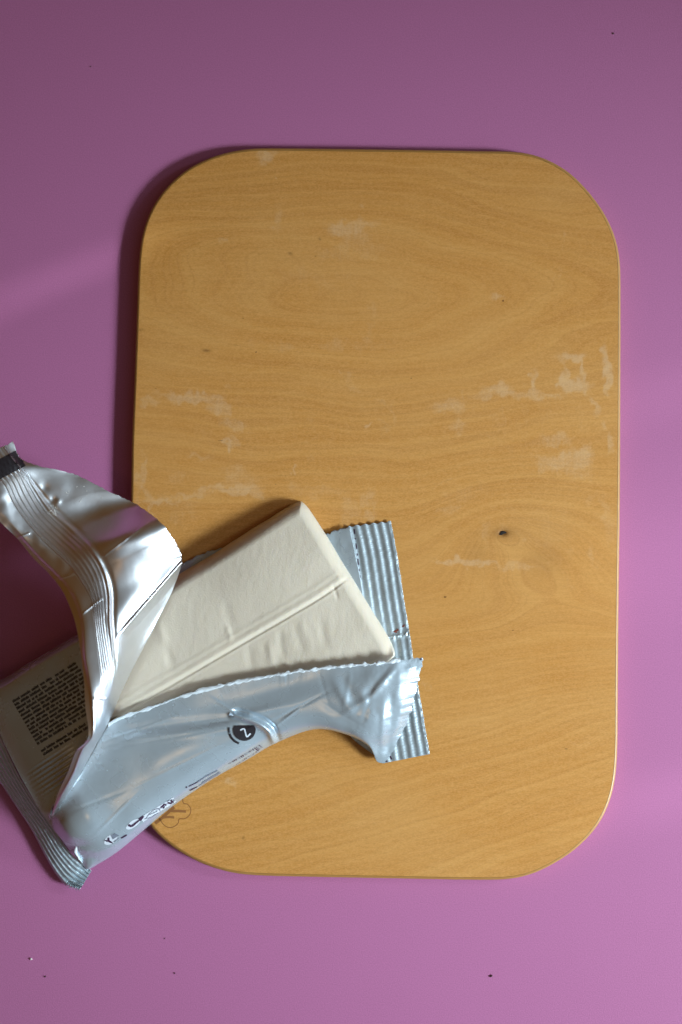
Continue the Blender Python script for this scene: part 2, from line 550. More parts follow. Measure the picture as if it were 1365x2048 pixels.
# the knot is a small pit
zz = G[..., 2] - 3.0 * bl(1006, 1066, 7, 5) * (G[..., 2] > BT - 0.1)
G[..., 2] = zz
flat = G.reshape(-1, 3)
board = thing('cutting_board', 'pale birch cutting board with rounded corners, dark knot and dried white smears', 'cutting board', tuple(W(np.array([750, 1030, 0.0]))))
bpy.context.view_layer.update()
f = grid_faces(len(G), NB, close_u=True, flip=False)
top_ring = 14
fe = f[: (top_ring - 1) * NB]
ft = f[(top_ring - 1) * NB:]
V = W(G).reshape(-1, 3)
bottom = [tuple(range(NB))]
body = mesh_obj('board_top', V[(top_ring - 1) * NB:], ft - (top_ring - 1) * NB, m_wood, board,
                attrs={'grain': grain.ravel()[(top_ring - 1) * NB:], 'smear': smear.ravel()[(top_ring - 1) * NB:], 'knot': np.clip(knot, 0, 1).ravel()[(top_ring - 1) * NB:]})
edge = mesh_obj('board_edge', V[:(top_ring + 1) * NB], f[:top_ring * NB - 0], m_edge, board)
# face direction: make both point outward
for o in (body, edge):
    me = o.data
    n = sum((p.normal.z for p in list(me.polygons)[-200:]))
    if n < 0:
        me.flip_normals()

# knot hole
a = np.linspace(0, 2 * np.pi, 24, endpoint=False)
rr = 1 + 0.18 * np.sin(3 * a + 1) + .1 * np.sin(5 * a)
pts = np.stack([1006 + 6.6 * rr * np.cos(a) - 1.0 * np.sin(a), 1066 + 3.6 * rr * np.sin(a) - 1.6 * np.cos(a), np.full(24, BT + 0.15)], -1)
dome = [W(pts)]
v = np.vstack([W(pts), W(np.array([[1006, 1066, BT + 0.5]]))])
mesh_obj('knot', v, [(i, (i + 1) % 24, 24) for i in range(24)], m_hole, board)


# ---------------------------------------------------------------- flat ribbons and draped prints
class Print:
    """collects small polygons given in photograph pixels and lays them on a surface as one thin printed part"""

    def __init__(self):
        self.v, self.f = [], []

    def poly(self, pts):
        n = len(self.v)
        self.v += [tuple(p) for p in pts]
        self.f.append(tuple(range(n, n + len(pts))))

    def ribbon(self, pts, w, n=None, w1=None):
        P = np.array(pts, float)
        if n:
            P = catmull(P, n)
        d = np.gradient(P, axis=0)
        d /= np.maximum(np.hypot(*d.T), 1e-6)[:, None]
        q = np.stack([-d[:, 1], d[:, 0]], -1)
        ww = np.linspace(w, w1 if w1 is not None else w, len(P))[:, None] * 0.56
        A, B = P + q * ww, P - q * ww
        for i in range(len(P) - 1):
            self.poly([A[i], A[i + 1], B[i + 1], B[i]])

    def disc(self, cx, cy, rx, ry, ang=0, n=28, a0=0, a1=360):
        t = np.radians(np.linspace(a0, a1, n, endpoint=(a1 - a0 < 360)))
        c_, s_ = math.cos(math.radians(ang)), math.sin(math.radians(ang))
        x, y = rx * np.cos(t), ry * np.sin(t)
        self.poly(np.stack([cx + x * c_ - y * s_, cy + x * s_ + y * c_], -1))

    def rect(self, cx, cy, w, hh, ang=0):
        c_, s_ = math.cos(math.radians(ang)), math.sin(math.radians(ang))
        self.poly([(cx + x * c_ - y * s_, cy + x * s_ + y * c_) for x, y in ((-w / 2, -hh / 2), (w / 2, -hh / 2), (w / 2, hh / 2), (-w / 2, hh / 2))])

    def flat(self, name, material, parent, z):
        P = np.column_stack([np.array(self.v), np.full(len(self.v), z)])
        return self._make(name, W(P), material, parent)

    def drape(self, name, material, parent, bvh, lift=0.00006):
        P = np.array(self.v, float)
        out = np.zeros((len(P), 3))

        def hit(p_):
            dv = Vector(rays(p_[0], p_[1])).normalized()
            loc = bvh.ray_cast(cam_loc, dv)[0]
            return None if loc is None else loc - dv * lift
        keep = []
        for g_ in self.f:
            hs = [hit(P[j]) for j in g_]
            good = [P[j] for j, h_ in zip(g_, hs) if h_ is not None]
            if not good:
                continue
            c_ = np.mean(good, 0)
            for q_, j in enumerate(g_):
                for t_ in (0.3, 0.6, 0.85, 1.0):
                    if hs[q_] is not None:
                        break
                    hs[q_] = hit(P[j] * (1 - t_) + c_ * t_)
            if all(h_ is not None for h_ in hs):
                for j, h_ in zip(g_, hs):
                    out[j] = h_
                keep.append(g_)
        self.f = keep
        used = sorted({j for g_ in keep for j in g_})
        re_ = {j: i for i, j in enumerate(used)}
        self.f = [tuple(re_[j] for j in g_) for g_ in keep]
        out = out[used]
        return self._make(name, out, material, parent)

    def _make(self, name, V_, material, parent):
        o = mesh_obj(name, V_, self.f, material, parent, smooth_shade=False)
        me = o.data
        if len(me.polygons) and sum(p.normal.z for p in me.polygons) < 0:
            me.flip_normals()
        s = o.modifiers.new('ink_thickness', 'SOLIDIFY')
        s.thickness = 0.00002
        s.offset = 1
        return o


def bvh_of(*objs):
    vs, fs = [], []
    for o in objs:
        n = len(vs)
        vs += [o.matrix_world @ v.co if False else v.co.copy() for v in o.data.vertices]
        fs += [tuple(n + i for i in p.vertices) for p in o.data.polygons]
    return BVHTree.FromPolygons(vs, fs)


p = Print()
p.ribbon([(366.5, 1592), (366, 1601), (368, 1606.5), (376, 1609), (382, 1618), (380, 1629), (371, 1637), (359, 1638), (357, 1646), (349, 1653), (339, 1655), (329, 1650.5), (321, 1640), (319, 1636)], 1.6, 60)
p.ribbon([(311, 1647), (327, 1634), (349, 1614)], 5.0, 8)
p.flat('burnt_emblem', m_burn, board, BT + 0.12)
p = Print()
p.ribbon([(338, 1622), (356, 1622), (372.5, 1623)], 4.6, 6)
p.ribbon([(326, 1635), (338, 1634), (349, 1635)], 4.2, 6)
p.flat('burnt_emblem', m_burn, board, BT + 0.20)

# ---------------------------------------------------------------- white block
CT = 83.0          # height of its upper face
clay = None
TLc, TRc, BRc, BLc = np.array([-8, 1378.0]), np.array([606, 994.0]), np.array([801, 1313.0]), np.array([160, 1684.0])
nu_, nv_ = 520, 330


def sup(n, e):
    t = np.linspace(-math.pi / 2, math.pi / 2, n)
    t = t * (1 - 0.0) 
    s, c_ = np.sin(t), np.maximum(np.cos(t), 0)
    return np.sign(s) * np.abs(s) ** (2 / e), c_ ** (2 / e)


# blend: even spacing in the middle, superellipse sampling towards the edges
def axis_samples(n, half, r, r2):
    """positions -1..1 and height factor 0..1 for a slab of half width `half` with edge radius r (px)"""
    m = n // 6
    th = np.linspace(0, math.pi / 2, m)
    u_edge = 1 - (r * (1 - np.sin(th))) / half
    u_edge2 = 1 - (r2 * (1 - np.sin(th))) / half
    h_edge = np.cos(th)
    # from the top face (th=0 inner) to the side
    mid = np.linspace(-(1 - r / half), (1 - r2 / half), n - 2 * m + 2)[1:-1]
    u = np.concatenate([-(u_edge[::-1]), mid, u_edge2])
    hh = np.concatenate([h_edge[::-1], np.ones(len(mid)), h_edge])
    return u, hh


ua, hu = axis_samples(nu_, 360, 20, 26)
va, hv = axis_samples(nv_, 188, 30, 20)
U, Vv = np.meshgrid(ua, va)
HU, HV = np.meshgrid(hu, hv)
# round the plan corners
U2 = U * (1 - 0.020 * np.abs(Vv) ** 14)
V2 = Vv * (1 - 0.034 * np.abs(U) ** 26)
u01, v01 = (U2[..., None] + 1) / 2, (V2[..., None] + 1) / 2
XY = (1 - v01) * ((1 - u01) * TLc + u01 * TRc) + v01 * ((1 - u01) * BLc + u01 * BRc)
x, y = XY[..., 0], XY[..., 1]
# a slightly bowed outline and uneven edges
bow = vnoise(x, y, 60, 11) * 1.6 + vnoise(x, y, 23, 12) * 0.6
edge_w = np.maximum(np.abs(U2), np.abs(V2)) ** 8
x = x + bow * edge_w
y = y + bow * edge_w * 0.8
z = CT - 9.0 * smooth(0.45, 1.0, U2) ** 2 - 6.0 * smooth(-0.3, -1.0, Vv) ** 2
# seam ridge across the upper face
s_, t_ = seg_sd(x, y, (716, 1149), (235, 1430))
s_ = -s_            # positive: lower/right side
curve = 7.0 * smooth(0.24, 0.0, t_) ** 2
s_ = s_ + curve
fade = smooth(0.0, 0.10, t_) * smooth(-0.02, 0.02, t_)
z = z + fade * (1.2 * np.exp(-((s_ + 6.0) / 7.0) ** 2) - 2.9 * np.exp(-((s_ - 3.0) / np.where(s_ < 3, 4.6, 2.8)) ** 2) + 0.6 * np.exp(-((s_ + 20) / 5) ** 2)
                - 1.8 * smooth(0, 12, s_) * (1 - smooth(60, 120, s_)))
# dents and folds near the seam, pulled by the wrapper
for (ax, ay, bx, by, w, d) in [(668, 1172, 675, 1196, 3.5, -1.6), (590, 1255, 604, 1300, 7, -0.8), (604, 1248, 622, 1294, 8, 0.9), (560, 1268, 566, 1310, 8, -1.4), (640, 1240, 652, 1290, 9, -1.2),
                               (500, 1300, 505, 1335, 9, -1.3), (455, 1255, 462, 1280, 6, 1.5), (330, 1290, 345, 1330, 9, -1.8), (320, 1250, 332, 1300, 9, 1.4), (452, 1210, 466, 1262, 10, -1.1), (540, 1290, 545, 1330, 8, 1.4)]:
    q, tq = seg_sd(x, y, (ax, ay), (bx, by))
    z = z + d * np.exp(-(q / w) ** 2) * smooth(-0.35, 0.25, tq) * smooth(1.35, 0.75, tq)
z = z + 0.14 * vnoise(x, y * 0.5, 11, 21) + 0.10 * vnoise(x, y * .6, 6, 22) + 1.5 * vnoise(x, y, 70, 23)
z0 = BT + 2.2
zz = z0 + (z - z0) * np.minimum(HU, HV) ** 0.9 * np.maximum(HU, HV) ** 0.25
# a small nick on the far corner
zz = zz - 7 * np.exp(-((x - 627) / 4) ** 2 - ((y - 1012) / 6) ** 2) * (zz > BT + 10)
Gc = np.stack([x, y, zz], -1)
clay = mesh_obj('clay_block', W(Gc).reshape(-1, 3), grid_faces(*Gc.shape[:2]), m_clay)
if sum(p_.normal.z for p_ in list(clay.data.polygons)[60000:60200]) < 0:
    clay.data.flip_normals()
clay['label'] = 'off-white flat block of soft modelling clay in torn silver wrapper'
clay['category'] = 'modelling clay'

# ---------------------------------------------------------------- wrapper
wrap = thing('clay_wrapper', 'torn open pale grey plastic wrapper with silver inside and crimped ends', 'wrapper', tuple(W(np.array([330, 1420, BT]))))
bpy.context.view_layer.update()


def surf(C, nv, nu):
    return catmull(catmull(np.array(C, float), nv, 0), nu, 1)


# sheet under the block
C = [[(250, 1215, 36), (372, 1124, 33), (440, 1098, 33), (540, 1080, 32), (640, 1072, 35.0), (668, 1062, 35), (700, 1054, 37)],
     [(240, 1300, 35), (360, 1250, 35), (440, 1230, 35), (540, 1200, 35), (640, 1190, 35), (690, 1185, 35), (725, 1180, 36)],
     [(230, 1430, 35), (360, 1380, 35), (440, 1370, 35), (540, 1360, 35), (640, 1340, 35), (700, 1335, 35), (745, 1340, 36)],
     [(260, 1560, 35), (350, 1520, 35), (450, 1470, 35), (560, 1450, 35), (660, 1440, 35), (715, 1486, 36), (770, 1525, 37)]]
g = surf(C, 120, 200)
g[..., 2] = np.maximum(g[..., 2], BT + 1.0) + 0.4 * (1 + vnoise(g[..., 0], g[..., 1], 12, 31))
g[..., 1] += 2.2 * vnoise(g[..., 0], g[..., 1] * 0, 5, 32) * np.linspace(1, 0, 120)[:, None] ** 8
grid_obj('backing_film', g, m_outer, wrap)

# right crimped seal
Lft = [(640, 1062), (668, 1100), (676, 1180), (690, 1262), (700, 1330), (725, 1420), (765, 1527)]
Rgt = [(782, 1042.5), (795, 1110), (807, 1190), (819, 1262), (829, 1330), (845, 1420), (860, 1508)]
Lft[0] = (698, 1053)
nv, nu = 420, 150
A_, B_ = catmull(np.array(Lft, float), nv), catmull(np.array(Rgt, float), nv)
B_ = B_ + 0
vv = np.linspace(0, 1, nv)
uu = np.linspace(0, 1, nu)
B_[:, 0] += 1.3 * np.abs(((vv * 95) % 1) - 0.5) * 2 - 0.6 + 0.5 * vnoise(vv * 1000, 0 * vv, 12, 5)
g2 = A_[:, None] * (1 - uu[None, :, None]) + B_[:, None] * uu[None, :, None]
dist = np.hypot(*(g2 - B_[:, None]).transpose(2, 0, 1))
ph = (dist - 3) / 16.6
amp = 0.95 * smooth(100, 80, dist) * smooth(0, 7, dist) * (0.9 + 0.15 * vnoise(g2[..., 0], g2[..., 1], 50, 6))
zr = BT + 5.6 + amp * np.cos(2 * np.pi * ph)
# the creased tear part-way down
cr = np.exp(-((g2[..., 1] - (1270 - (g2[..., 0] - 800) * 0.25)) / 5) ** 2)
zr = zr * (1 - 0.6 * cr) + (BT + 9) * 0.6 * cr + cr * 2.0 * vnoise(g2[..., 0], g2[..., 1], 4, 8)
zr = zr + 5 * smooth(1265, 1300, g2[..., 1]) * smooth(1420, 1330, g2[..., 1]) * smooth(60, 10, dist)
zr = zr + 0.6 * vnoise(g2[..., 0], g2[..., 1], 26, 9) + 0.1 * vnoise(g2[..., 0], g2[..., 1], 6, 9) + smooth(6, 0, dist) * 0.9 * vnoise(g2[..., 0], g2[..., 1], 4, 19)
shift = 1.5 * np.cos(2 * np.pi * ph) * smooth(0.05, 0.0, vv)[:, None]
g3 = np.stack([g2[..., 0], g2[..., 1] - shift, zr], -1)
seal_r = grid_obj('crimped_seal', g3, m_seal, wrap)

# left crimped seal, its tip drooping towards the table
In = [(-60, 1335, 60), (-30, 1398, 66), (0, 1470, 64), (35, 1545, 62), (70, 1603, 60), (103, 1650, 56), (135, 1698, 48), (160, 1722, 40), (176, 1733, 34), (183, 1742, 31)]
Ou = [(-140, 1380, 22), (-95, 1440, 22), (-50, 1500, 22), (-2, 1562, 20), (32, 1612, 19), (64, 1661, 18), (92, 1714, 18), (113, 1749, 19), (133, 1771, 20), (160, 1781, 20)]
nv, nu = 420, 110
A_, B_ = catmull(np.array(In, float), nv), catmull(np.array(Ou, float), nv)
vv = np.linspace(0, 1, nv)
uu = np.linspace(0, 1, nu)
g2 = A_[:, None] * (1 - uu[None, :, None]) + B_[:, None] * uu[None, :, None]
ph = uu[None, :] * 6.5 + 0 * vv[:, None]
tipk = smooth(0.80, 0.93, vv)[:, None]
amp = (1.6 + 2.2 * tipk) * smooth(0, 0.12, uu)[None, :]
bowz = 2 * np.sin(np.pi * uu)[None, :]
g2[..., 2] += amp * np.cos(2 * np.pi * ph) + bowz * (1 - tipk) + 0.5 * vnoise(g2[..., 0], g2[..., 1], 7, 14)
# scalloped outer edge near the tip
sc_ = smooth(0.85, 0.9, vv) * 3.2 * np.cos(vv * 2 * np.pi * 48)
g2[..., 0] -= (sc_[:, None] * uu[None, :] ** 6) * 0.8
g2[..., 1] += (sc_[:, None] * uu[None, :] ** 6) * 0.6
seal_l = grid_obj('crimped_seal', g2, m_seal, wrap, flip=True)

# closed part of the front film over the left end of the block (ingredients text)
C = [[(-62, 1330, 40), (-10, 1362, 40), (60, 1325, 40), (150, 1272, 40), (250, 1212, 40), (300, 1182, 42)],
     [(-50, 1345, 62), (-8, 1372, 74), (62, 1332, 80), (152, 1280, 84), (250, 1222, 84), (305, 1192, 84)],
     [(-40, 1375, 76), (0, 1392, 88), (70, 1350, 91), (160, 1300, 92), (240, 1255, 92), (300, 1215, 91)],
     [(-20, 1420, 77), (25, 1450, 90), (85, 1415, 93), (160, 1372, 94), (205, 1340, 94), (235, 1325, 92)],
     [(10, 1490, 76), (55, 1515, 88), (105, 1485, 93), (160, 1450, 94), (190, 1430, 95), (210, 1420, 93)],
     [(45, 1560, 74), (85, 1575, 84), (120, 1560, 90), (145, 1540, 92), (170, 1520, 93), (185, 1505, 92)],
     [(82, 1622, 70), (95, 1625, 76), (100, 1622, 80), (104, 1618, 82), (106, 1612, 84), (110, 1600, 84)],
     [(103, 1650, 66), (104, 1643, 70), (105, 1640, 73), (106, 1637, 74), (107, 1634, 75), (109, 1631, 76)]]
g = surf(C, 260, 240)
g[..., 2] += 1.0 * vnoise(g[..., 0], g[..., 1], 40, 15)
# gathered pleats next to the seal
q, tq = seg_sd(g[..., 0], g[..., 1], (66, 1535), (150, 1480))
g[..., 2] += 1.5 * np.cos(q / 9.0 * 2 * np.pi) * smooth(-4, 6, q) * smooth(70, 45, q) * smooth(-0.3, 0.1, tq) * smooth(1.0, 0.4, tq)
film_l = grid_obj('closed_film', g, m_outer, wrap)

# lower half of the front film: torn edge, bulging side, loose right corner
C = [
    [(100, 1645, 70), (112, 1664, 68), (124, 1680, 64), (138, 1698, 57), (152, 1714, 50), (163, 1726, 44), (172, 1738, 36), (174, 1741, 33)],
    [(110, 1622, 84), (128, 1648, 96), (146, 1672, 94), (162, 1692, 76), (176, 1708, 66), (186, 1718, 54), (192, 1727, 44), (194, 1730, 34)],
    [(130, 1590, 94), (158, 1624, 106), (182, 1656, 102), (202, 1682, 84), (218, 1694, 72), (228, 1700, 60), (233, 1703, 50), (235, 1704, 40)],
    [(170, 1520, 94), (205, 1566, 99), (236, 1606, 98), (260, 1636, 89), (277, 1650, 76), (286, 1655, 64), (290, 1657, 54), (291, 1658, 42)],
    [(216, 1451, 95), (252, 1502, 101), (286, 1550, 99), (312, 1585, 90), (328, 1603, 78), (338, 1610, 66), (343, 1613, 55), (344, 1614, 40)],
    [(300, 1416, 96), (332, 1450, 98), (366, 1494, 101), (392, 1530, 92), (410, 1547, 78), (420, 1554, 66), (424, 1557, 54), (426, 1558, 38)],
    [(400, 1382, 97), (420, 1420, 94), (444, 1455, 96), (462, 1485, 92), (476, 1506, 80), (484, 1514, 66), (489, 1519, 52), (492, 1521, 38)],
    [(500, 1359, 98), (506, 1392, 92), (514, 1425, 94), (524, 1450, 91), (534, 1470, 80), (542, 1480, 66), (548, 1485, 52), (551, 1487, 38)],
    [(600, 1342, 100), (598, 1370, 96), (598, 1400, 97), (602, 1425, 94), (610, 1442, 88), (618, 1452, 80), (624, 1457, 72), (627, 1459, 64)],
    [(700, 1331, 101), (694, 1362, 101), (688, 1395, 101), (684, 1425, 97), (684, 1445, 92), (686, 1458, 85), (688, 1465, 78), (690, 1468, 70)],
    [(768, 1326, 100), (760, 1362, 103), (750, 1400, 101), (740, 1440, 96), (734, 1465, 86), (732, 1480, 78), (734, 1488, 70), (738, 1493, 60)],
    [(806, 1317, 95), (806, 1352, 94), (802, 1390, 92), (792, 1430, 84), (778, 1466, 72), (764, 1494, 56), (756, 1512, 50), (754, 1522, 45)],
    [(846, 1315, 88), (841, 1346, 84), (832, 1384, 78), (822, 1422, 69), (808, 1458, 54), (794, 1488, 48), (782, 1508, 45), (770, 1527, 42)]]
g = surf(C, 900, 330)
x, y = g[..., 0], g[..., 1]
zz = g[..., 2]
# pinched fold beside the round mark
path = catmull(np.array([(478, 1434), (500, 1440), (522, 1450), (538, 1463), (546, 1480)], float), 40)
dmin = np.full(x.shape, 1e9)
sg = np.zeros(x.shape)
tpos = np.zeros(x.shape)
msk_ = (x > 430) & (x < 600) & (y > 1390) & (y < 1520)
for i in range(len(path) - 1):
    q, tq = seg_sd(x[msk_], y[msk_], path[i], path[i + 1])
    cx_, cy_ = (path[i] + path[i + 1]) / 2
    d_ = np.hypot(x[msk_] - cx_, y[msk_] - cy_)
    better = d_ < dmin[msk_]
    tmp = dmin[msk_]; tmp[better] = d_[better]; dmin[msk_] = tmp
    tmp = sg[msk_]; tmp[better] = q[better]; sg[msk_] = tmp
    tmp = tpos[msk_]; tmp[better] = i / 40.0; tpos[msk_] = tmp
w_ = smooth(24, 10, dmin)
zz += w_ * (9.5 * np.exp(-(sg / 6.0) ** 2) - 7 * np.exp(-((sg + 13) / 6.5) ** 2))
# shallow valley running into the fold and along the film
q, tq = seg_sd(x, y, (240, 1462), (470, 1436))
zz += (-3.0 * np.exp(-(q / 10) ** 2) + 2.2 * np.exp(-((q - 20) / 9) ** 2)) * smooth(-0.05, 0.15, tq) * smooth(1.1, 0.9, tq)
q, tq = seg_sd(x, y, (475, 1434), (610, 1402))
zz += (2.6 * np.exp(-(q / 8) ** 2)) * smooth(-0.05, 0.2, tq) * smooth(1.2, 0.2, tq)
for (a1, a2, b1, b2, w, d) in [(672, 1368, 700, 1420, 7, 3.4), (690, 1362, 716, 1412, 7, -2.6), (722, 1385, 735, 1410, 6, 2.6),
                               (786, 1340, 742, 1392, 6, 5.0), (770, 1350, 728, 1400, 8, -3.4), (742, 1392, 692, 1425, 6, 3.0), (768, 1420, 764, 1500, 6, 3.4), (784, 1400, 780, 1490, 7, -2.8), (800, 1330, 796, 1400, 9, 2.4),
                               (145, 1560, 180, 1640, 14, 3.0), (118, 1680, 170, 1690, 7, 0), (650, 1408, 690, 1440, 9, -2.0), (810, 1400, 790, 1470, 5, 2.0),
                             (230, 1475, 330, 1440, 2.2, 1.5), (250, 1490, 420, 1462, 3.0, -1.6), (300, 1560, 420, 1500, 2.6, 1.3), (556, 1450, 600, 1415, 2.4, 1.8), (552, 1440, 640, 1392, 3.0, -1.8), (470, 1425, 430, 1400, 2.4, 1.4),
                             (468, 1440, 400, 1450, 2.6, -1.5), (150, 1620, 230, 1590, 3.0, -1.4), (200, 1660, 260, 1600, 2.6, 1.4), (640, 1350, 655, 1400, 3.4, -0.7), (700, 1352, 690, 1410, 4.6, 1.4), (720, 1450, 660, 1415, 3.6, -0.8), (745, 1375, 728, 1440, 4.5, -1.4)]:
    q, tq = seg_sd(x, y, (a1, a2), (b1, b2))
    zz += 0.6 * d * np.exp(-(q / (w * 1.25)) ** 2) * smooth(-0.5, 0.4, tq) * smooth(1.5, 0.6, tq)
rt = smooth(640, 760, x)
zz += rt * (0.8 * vnoise(x, y, 24, 41) + 0.2 * vnoise(x, y, 8, 42)) + 0.7 * vnoise(x, y, 45, 43)
# crumpled lower left corner
lc = smooth(215, 165, x) * smooth(1690, 1712, y)
zz += lc * (3.2 * vnoise(x, y, 15, 44) + 0.8 * vnoise(x, y, 6, 45))
# ragged torn edge and loose right border
t0 = np.linspace(1, 0, g.shape[1])[None, :] ** 10
rag = (1.5 * vnoise(x[:, :1], 0 * x[:, :1], 23, 46) + 1.3 * vnoise(x[:, :1], 0 * x[:, :1], 8, 56) + 0.9 * vnoise(x[:, :1], 0 * x[:, :1], 3, 47)) * (0.7 + 0.6 * vnoise(x[:, :1], 0 * x[:, :1], 41, 57))
g[..., 1] += rag * t0
e0 = np.linspace(0, 1, g.shape[0])[:, None] ** 14
g[..., 0] += e0 * (2.4 * vnoise(y[-1:, :], 0 * y[-1:, :], 9, 48) + 1.2 * vnoise(y[-1:, :], 0 * y[-1:, :], 4, 49))
film_f = grid_obj('printed_film', g, m_outer, wrap)
topedge = g[:, 0].copy()

# pale stretched rim of the tear
sel = topedge[(topedge[:, 0] > 216) & (topedge[:, 0] < 802)]
sel = sel[::2]
off = np.linspace(-4.2, 4.2, 7)
rim = np.zeros((len(sel), 7, 3))
wv = 0.75 + 0.5 * vnoise(sel[:, 0], 0 * sel[:, 0], 9, 51)
for j, o_f in enumerate(off):
    rim[:, j, 0] = sel[:, 0]
    rim[:, j, 1] = sel[:, 1] + o_f * wv
    rim[:, j, 2] = sel[:, 2] + 1.8 - 0.25 * o_f ** 2 * 0.4 + 1.0 * vnoise(sel[:, 0], o_f * 3 + 0 * sel[:, 0], 4, 52)
grid_obj('torn_rim', rim, m_tear, wrap, flip=True)

# tongue of film curling out at the lower left corner
C = [[(170, 1677, 72), (160, 1684, 74), (152, 1694, 72), (149, 1704, 66), (153, 1712, 58), (160, 1722, 50)],
     [(177, 1679, 62), (168, 1687, 62), (161, 1697, 60), (158, 1707, 54), (161, 1716, 48), (166, 1726, 44)]]
C = np.array(C, float)
C = np.stack([C[0], C[0] * .5 + C[1] * .5 + np.array([-1, -1, 5.0]), C[1]], 0)
grid_obj('curled_corner', surf(C, 20, 60), m_tear, wrap)

# peeled flap, silver side up
FL = [  # L, strip, ridge start, ridge end, m1, m2, R  (x, y, z)
    [(-75, 950, 185), (-60, 940, 183), (-46, 926, 180), (4, 898, 165), (12, 892, 160), (20, 888, 155), (27, 884, 150)],
    [(-45, 985, 185), (-34, 974, 183), (-18, 950, 180), (28, 925, 165), (32, 921, 160), (36, 918, 155), (40, 915, 150)],
    [(-20, 1022, 182), (-8, 1000, 182), (8, 970, 177), (46, 946, 160), (54, 940, 157), (64, 935, 153), (78, 932, 147)],
    [(10, 1053, 176), (17, 1036, 178), (29, 1012, 170), (67, 983, 150), (92, 966, 143), (120, 953, 135), (150, 949, 125)],
    [(35, 1077, 165), (44, 1069, 171), (59, 1053, 166), (94, 1024, 144), (138, 1000, 129), (180, 985, 121), (215, 981, 113)],
    [(68, 1117, 154), (78, 1107, 162), (97, 1094, 166), (138, 1065, 148), (185, 1040, 126), (232, 1021, 114), (272, 1008, 104)],
    [(98, 1147, 156), (113, 1141, 166), (138, 1132, 172), (174, 1100, 180), (222, 1082, 192), (270, 1062, 184), (318, 1041, 164)],
    [(124, 1180, 172), (142, 1173, 178), (164, 1168, 182), (200, 1142, 185), (246, 1119, 188), (300, 1092, 179), (346, 1077, 156)],
    [(140, 1214, 188), (160, 1207, 194), (183, 1203, 192), (212, 1188, 189), (262, 1165, 177), (320, 1133, 158), (364, 1118, 131)],
    [(152, 1250, 202), (170, 1253, 208), (190, 1255, 206), (214, 1246, 201), (260, 1213, 180), (312, 1178, 147), (350, 1170, 112)],
    [(162, 1305, 210), (173, 1312, 215), (198, 1318, 212), (221, 1305, 206), (252, 1280, 176), (284, 1258, 137), (318, 1237, 101)],
    [(168, 1358, 213), (181, 1360, 216), (203, 1362, 211), (226, 1350, 202), (242, 1338, 168), (262, 1322, 128), (282, 1306, 99)],
    [(171, 1412, 214), (187, 1412, 215), (200, 1413, 204), (214, 1408, 184), (224, 1400, 150), (235, 1392, 118), (247, 1376, 99)],
    [(177, 1474, 213), (187, 1468, 212), (193, 1464, 198), (199, 1461, 174), (206, 1458, 145), (212, 1454, 119), (220, 1440, 101)],
    [(153, 1503, 190), (166, 1500, 188), (174, 1500, 166), (179, 1500, 140), (184, 1498, 122), (188, 1496, 110), (194, 1487, 101)],
    [(136, 1545, 158), (148, 1545, 156), (154, 1548, 140), (157, 1549, 124), (160, 1547, 112), (163, 1545, 104), (168, 1535, 98)],
    [(116, 1588, 122), (124, 1590, 122), (129, 1591, 114), (132, 1591, 106), (134, 1590, 100), (136, 1589, 97), (140, 1582, 95)],
    [(103, 1632, 84), (104, 1632, 85), (105, 1632, 85), (106, 1632, 85), (107, 1632, 85), (108, 1631, 85), (109, 1629, 85)]]
NV, NU = 900, 420
g = surf(FL, NV, NU)
cu = np.linspace(0, 6, NU)[None, :] + 0 * g[..., 0]
rv = np.linspace(0, 17, NV)[:, None] + 0 * g[..., 0]
x, y = g[..., 0].copy(), g[..., 1].copy()
zz = g[..., 2]
# pressed ridges of the fin seal
rid = (cu - 2.0)
ra = smooth(-0.06, 0.06, rid) * smooth(1.08, 0.98, rid)
strong = 1.15 * smooth(8.9, 8.3, rv) * smooth(1.5, 1.9, rv) + 0.35 * smooth(13.5, 12.5, rv)
zz += ra * strong * np.cos(2 * np.pi * (rid * 5.5 + 0.5))
# smooth fold beside the ridges
zz += 2.4 * np.exp(-((cu - 3.16) / 0.07) ** 2) * smooth(13, 11, rv) - 2.0 * np.exp(-((cu - 3.34) / 0.10) ** 2) * smooth(13, 11, rv)
# flat strip edge
zz += -3.0 * smooth(1.0, 0.5, cu) * smooth(2.5, 4.5, rv)
zz += 1.0 * vnoise(x, y, 16, 61) * smooth(2.1, 1.9, cu) * smooth(8, 6, rv)
# cross creases on the strip
for (a1, a2, b1, b2, d) in [(108, 1162, 148, 1148, 1.2), (165, 1228, 205, 1195, 1.3), (188, 1396, 212, 1398, .9), (28, 1078, 60, 1066, 1.0)]:
    q, tq = seg_sd(x, y, (a1, a2), (b1, b2))
    zz += d * np.exp(-(q / 2.2) ** 2) * smooth(-0.1, 0.1, tq) * smooth(1.1, 0.9, tq)
# sharp fold from the right corner and the pocket below it
q, tq = seg_sd(x, y, (372, 1116), (256, 1250))
q = -q
win = smooth(-0.05, 0.1, tq) * smooth(1.25, 0.9, tq)
zz += win * (7 * np.exp(-(q / 4.0) ** 2) - 19 * smooth(0, 18, q) * smooth(66, 28, q))
# raised right rim under the pocket
q2, tq2 = seg_sd(x, y, (345, 1190), (232, 1400))
zz += 4.5 * np.exp(-((q2) / 7.0) ** 2) * smooth(-0.1, 0.1, tq2) * smooth(1.1, 0.9, tq2)
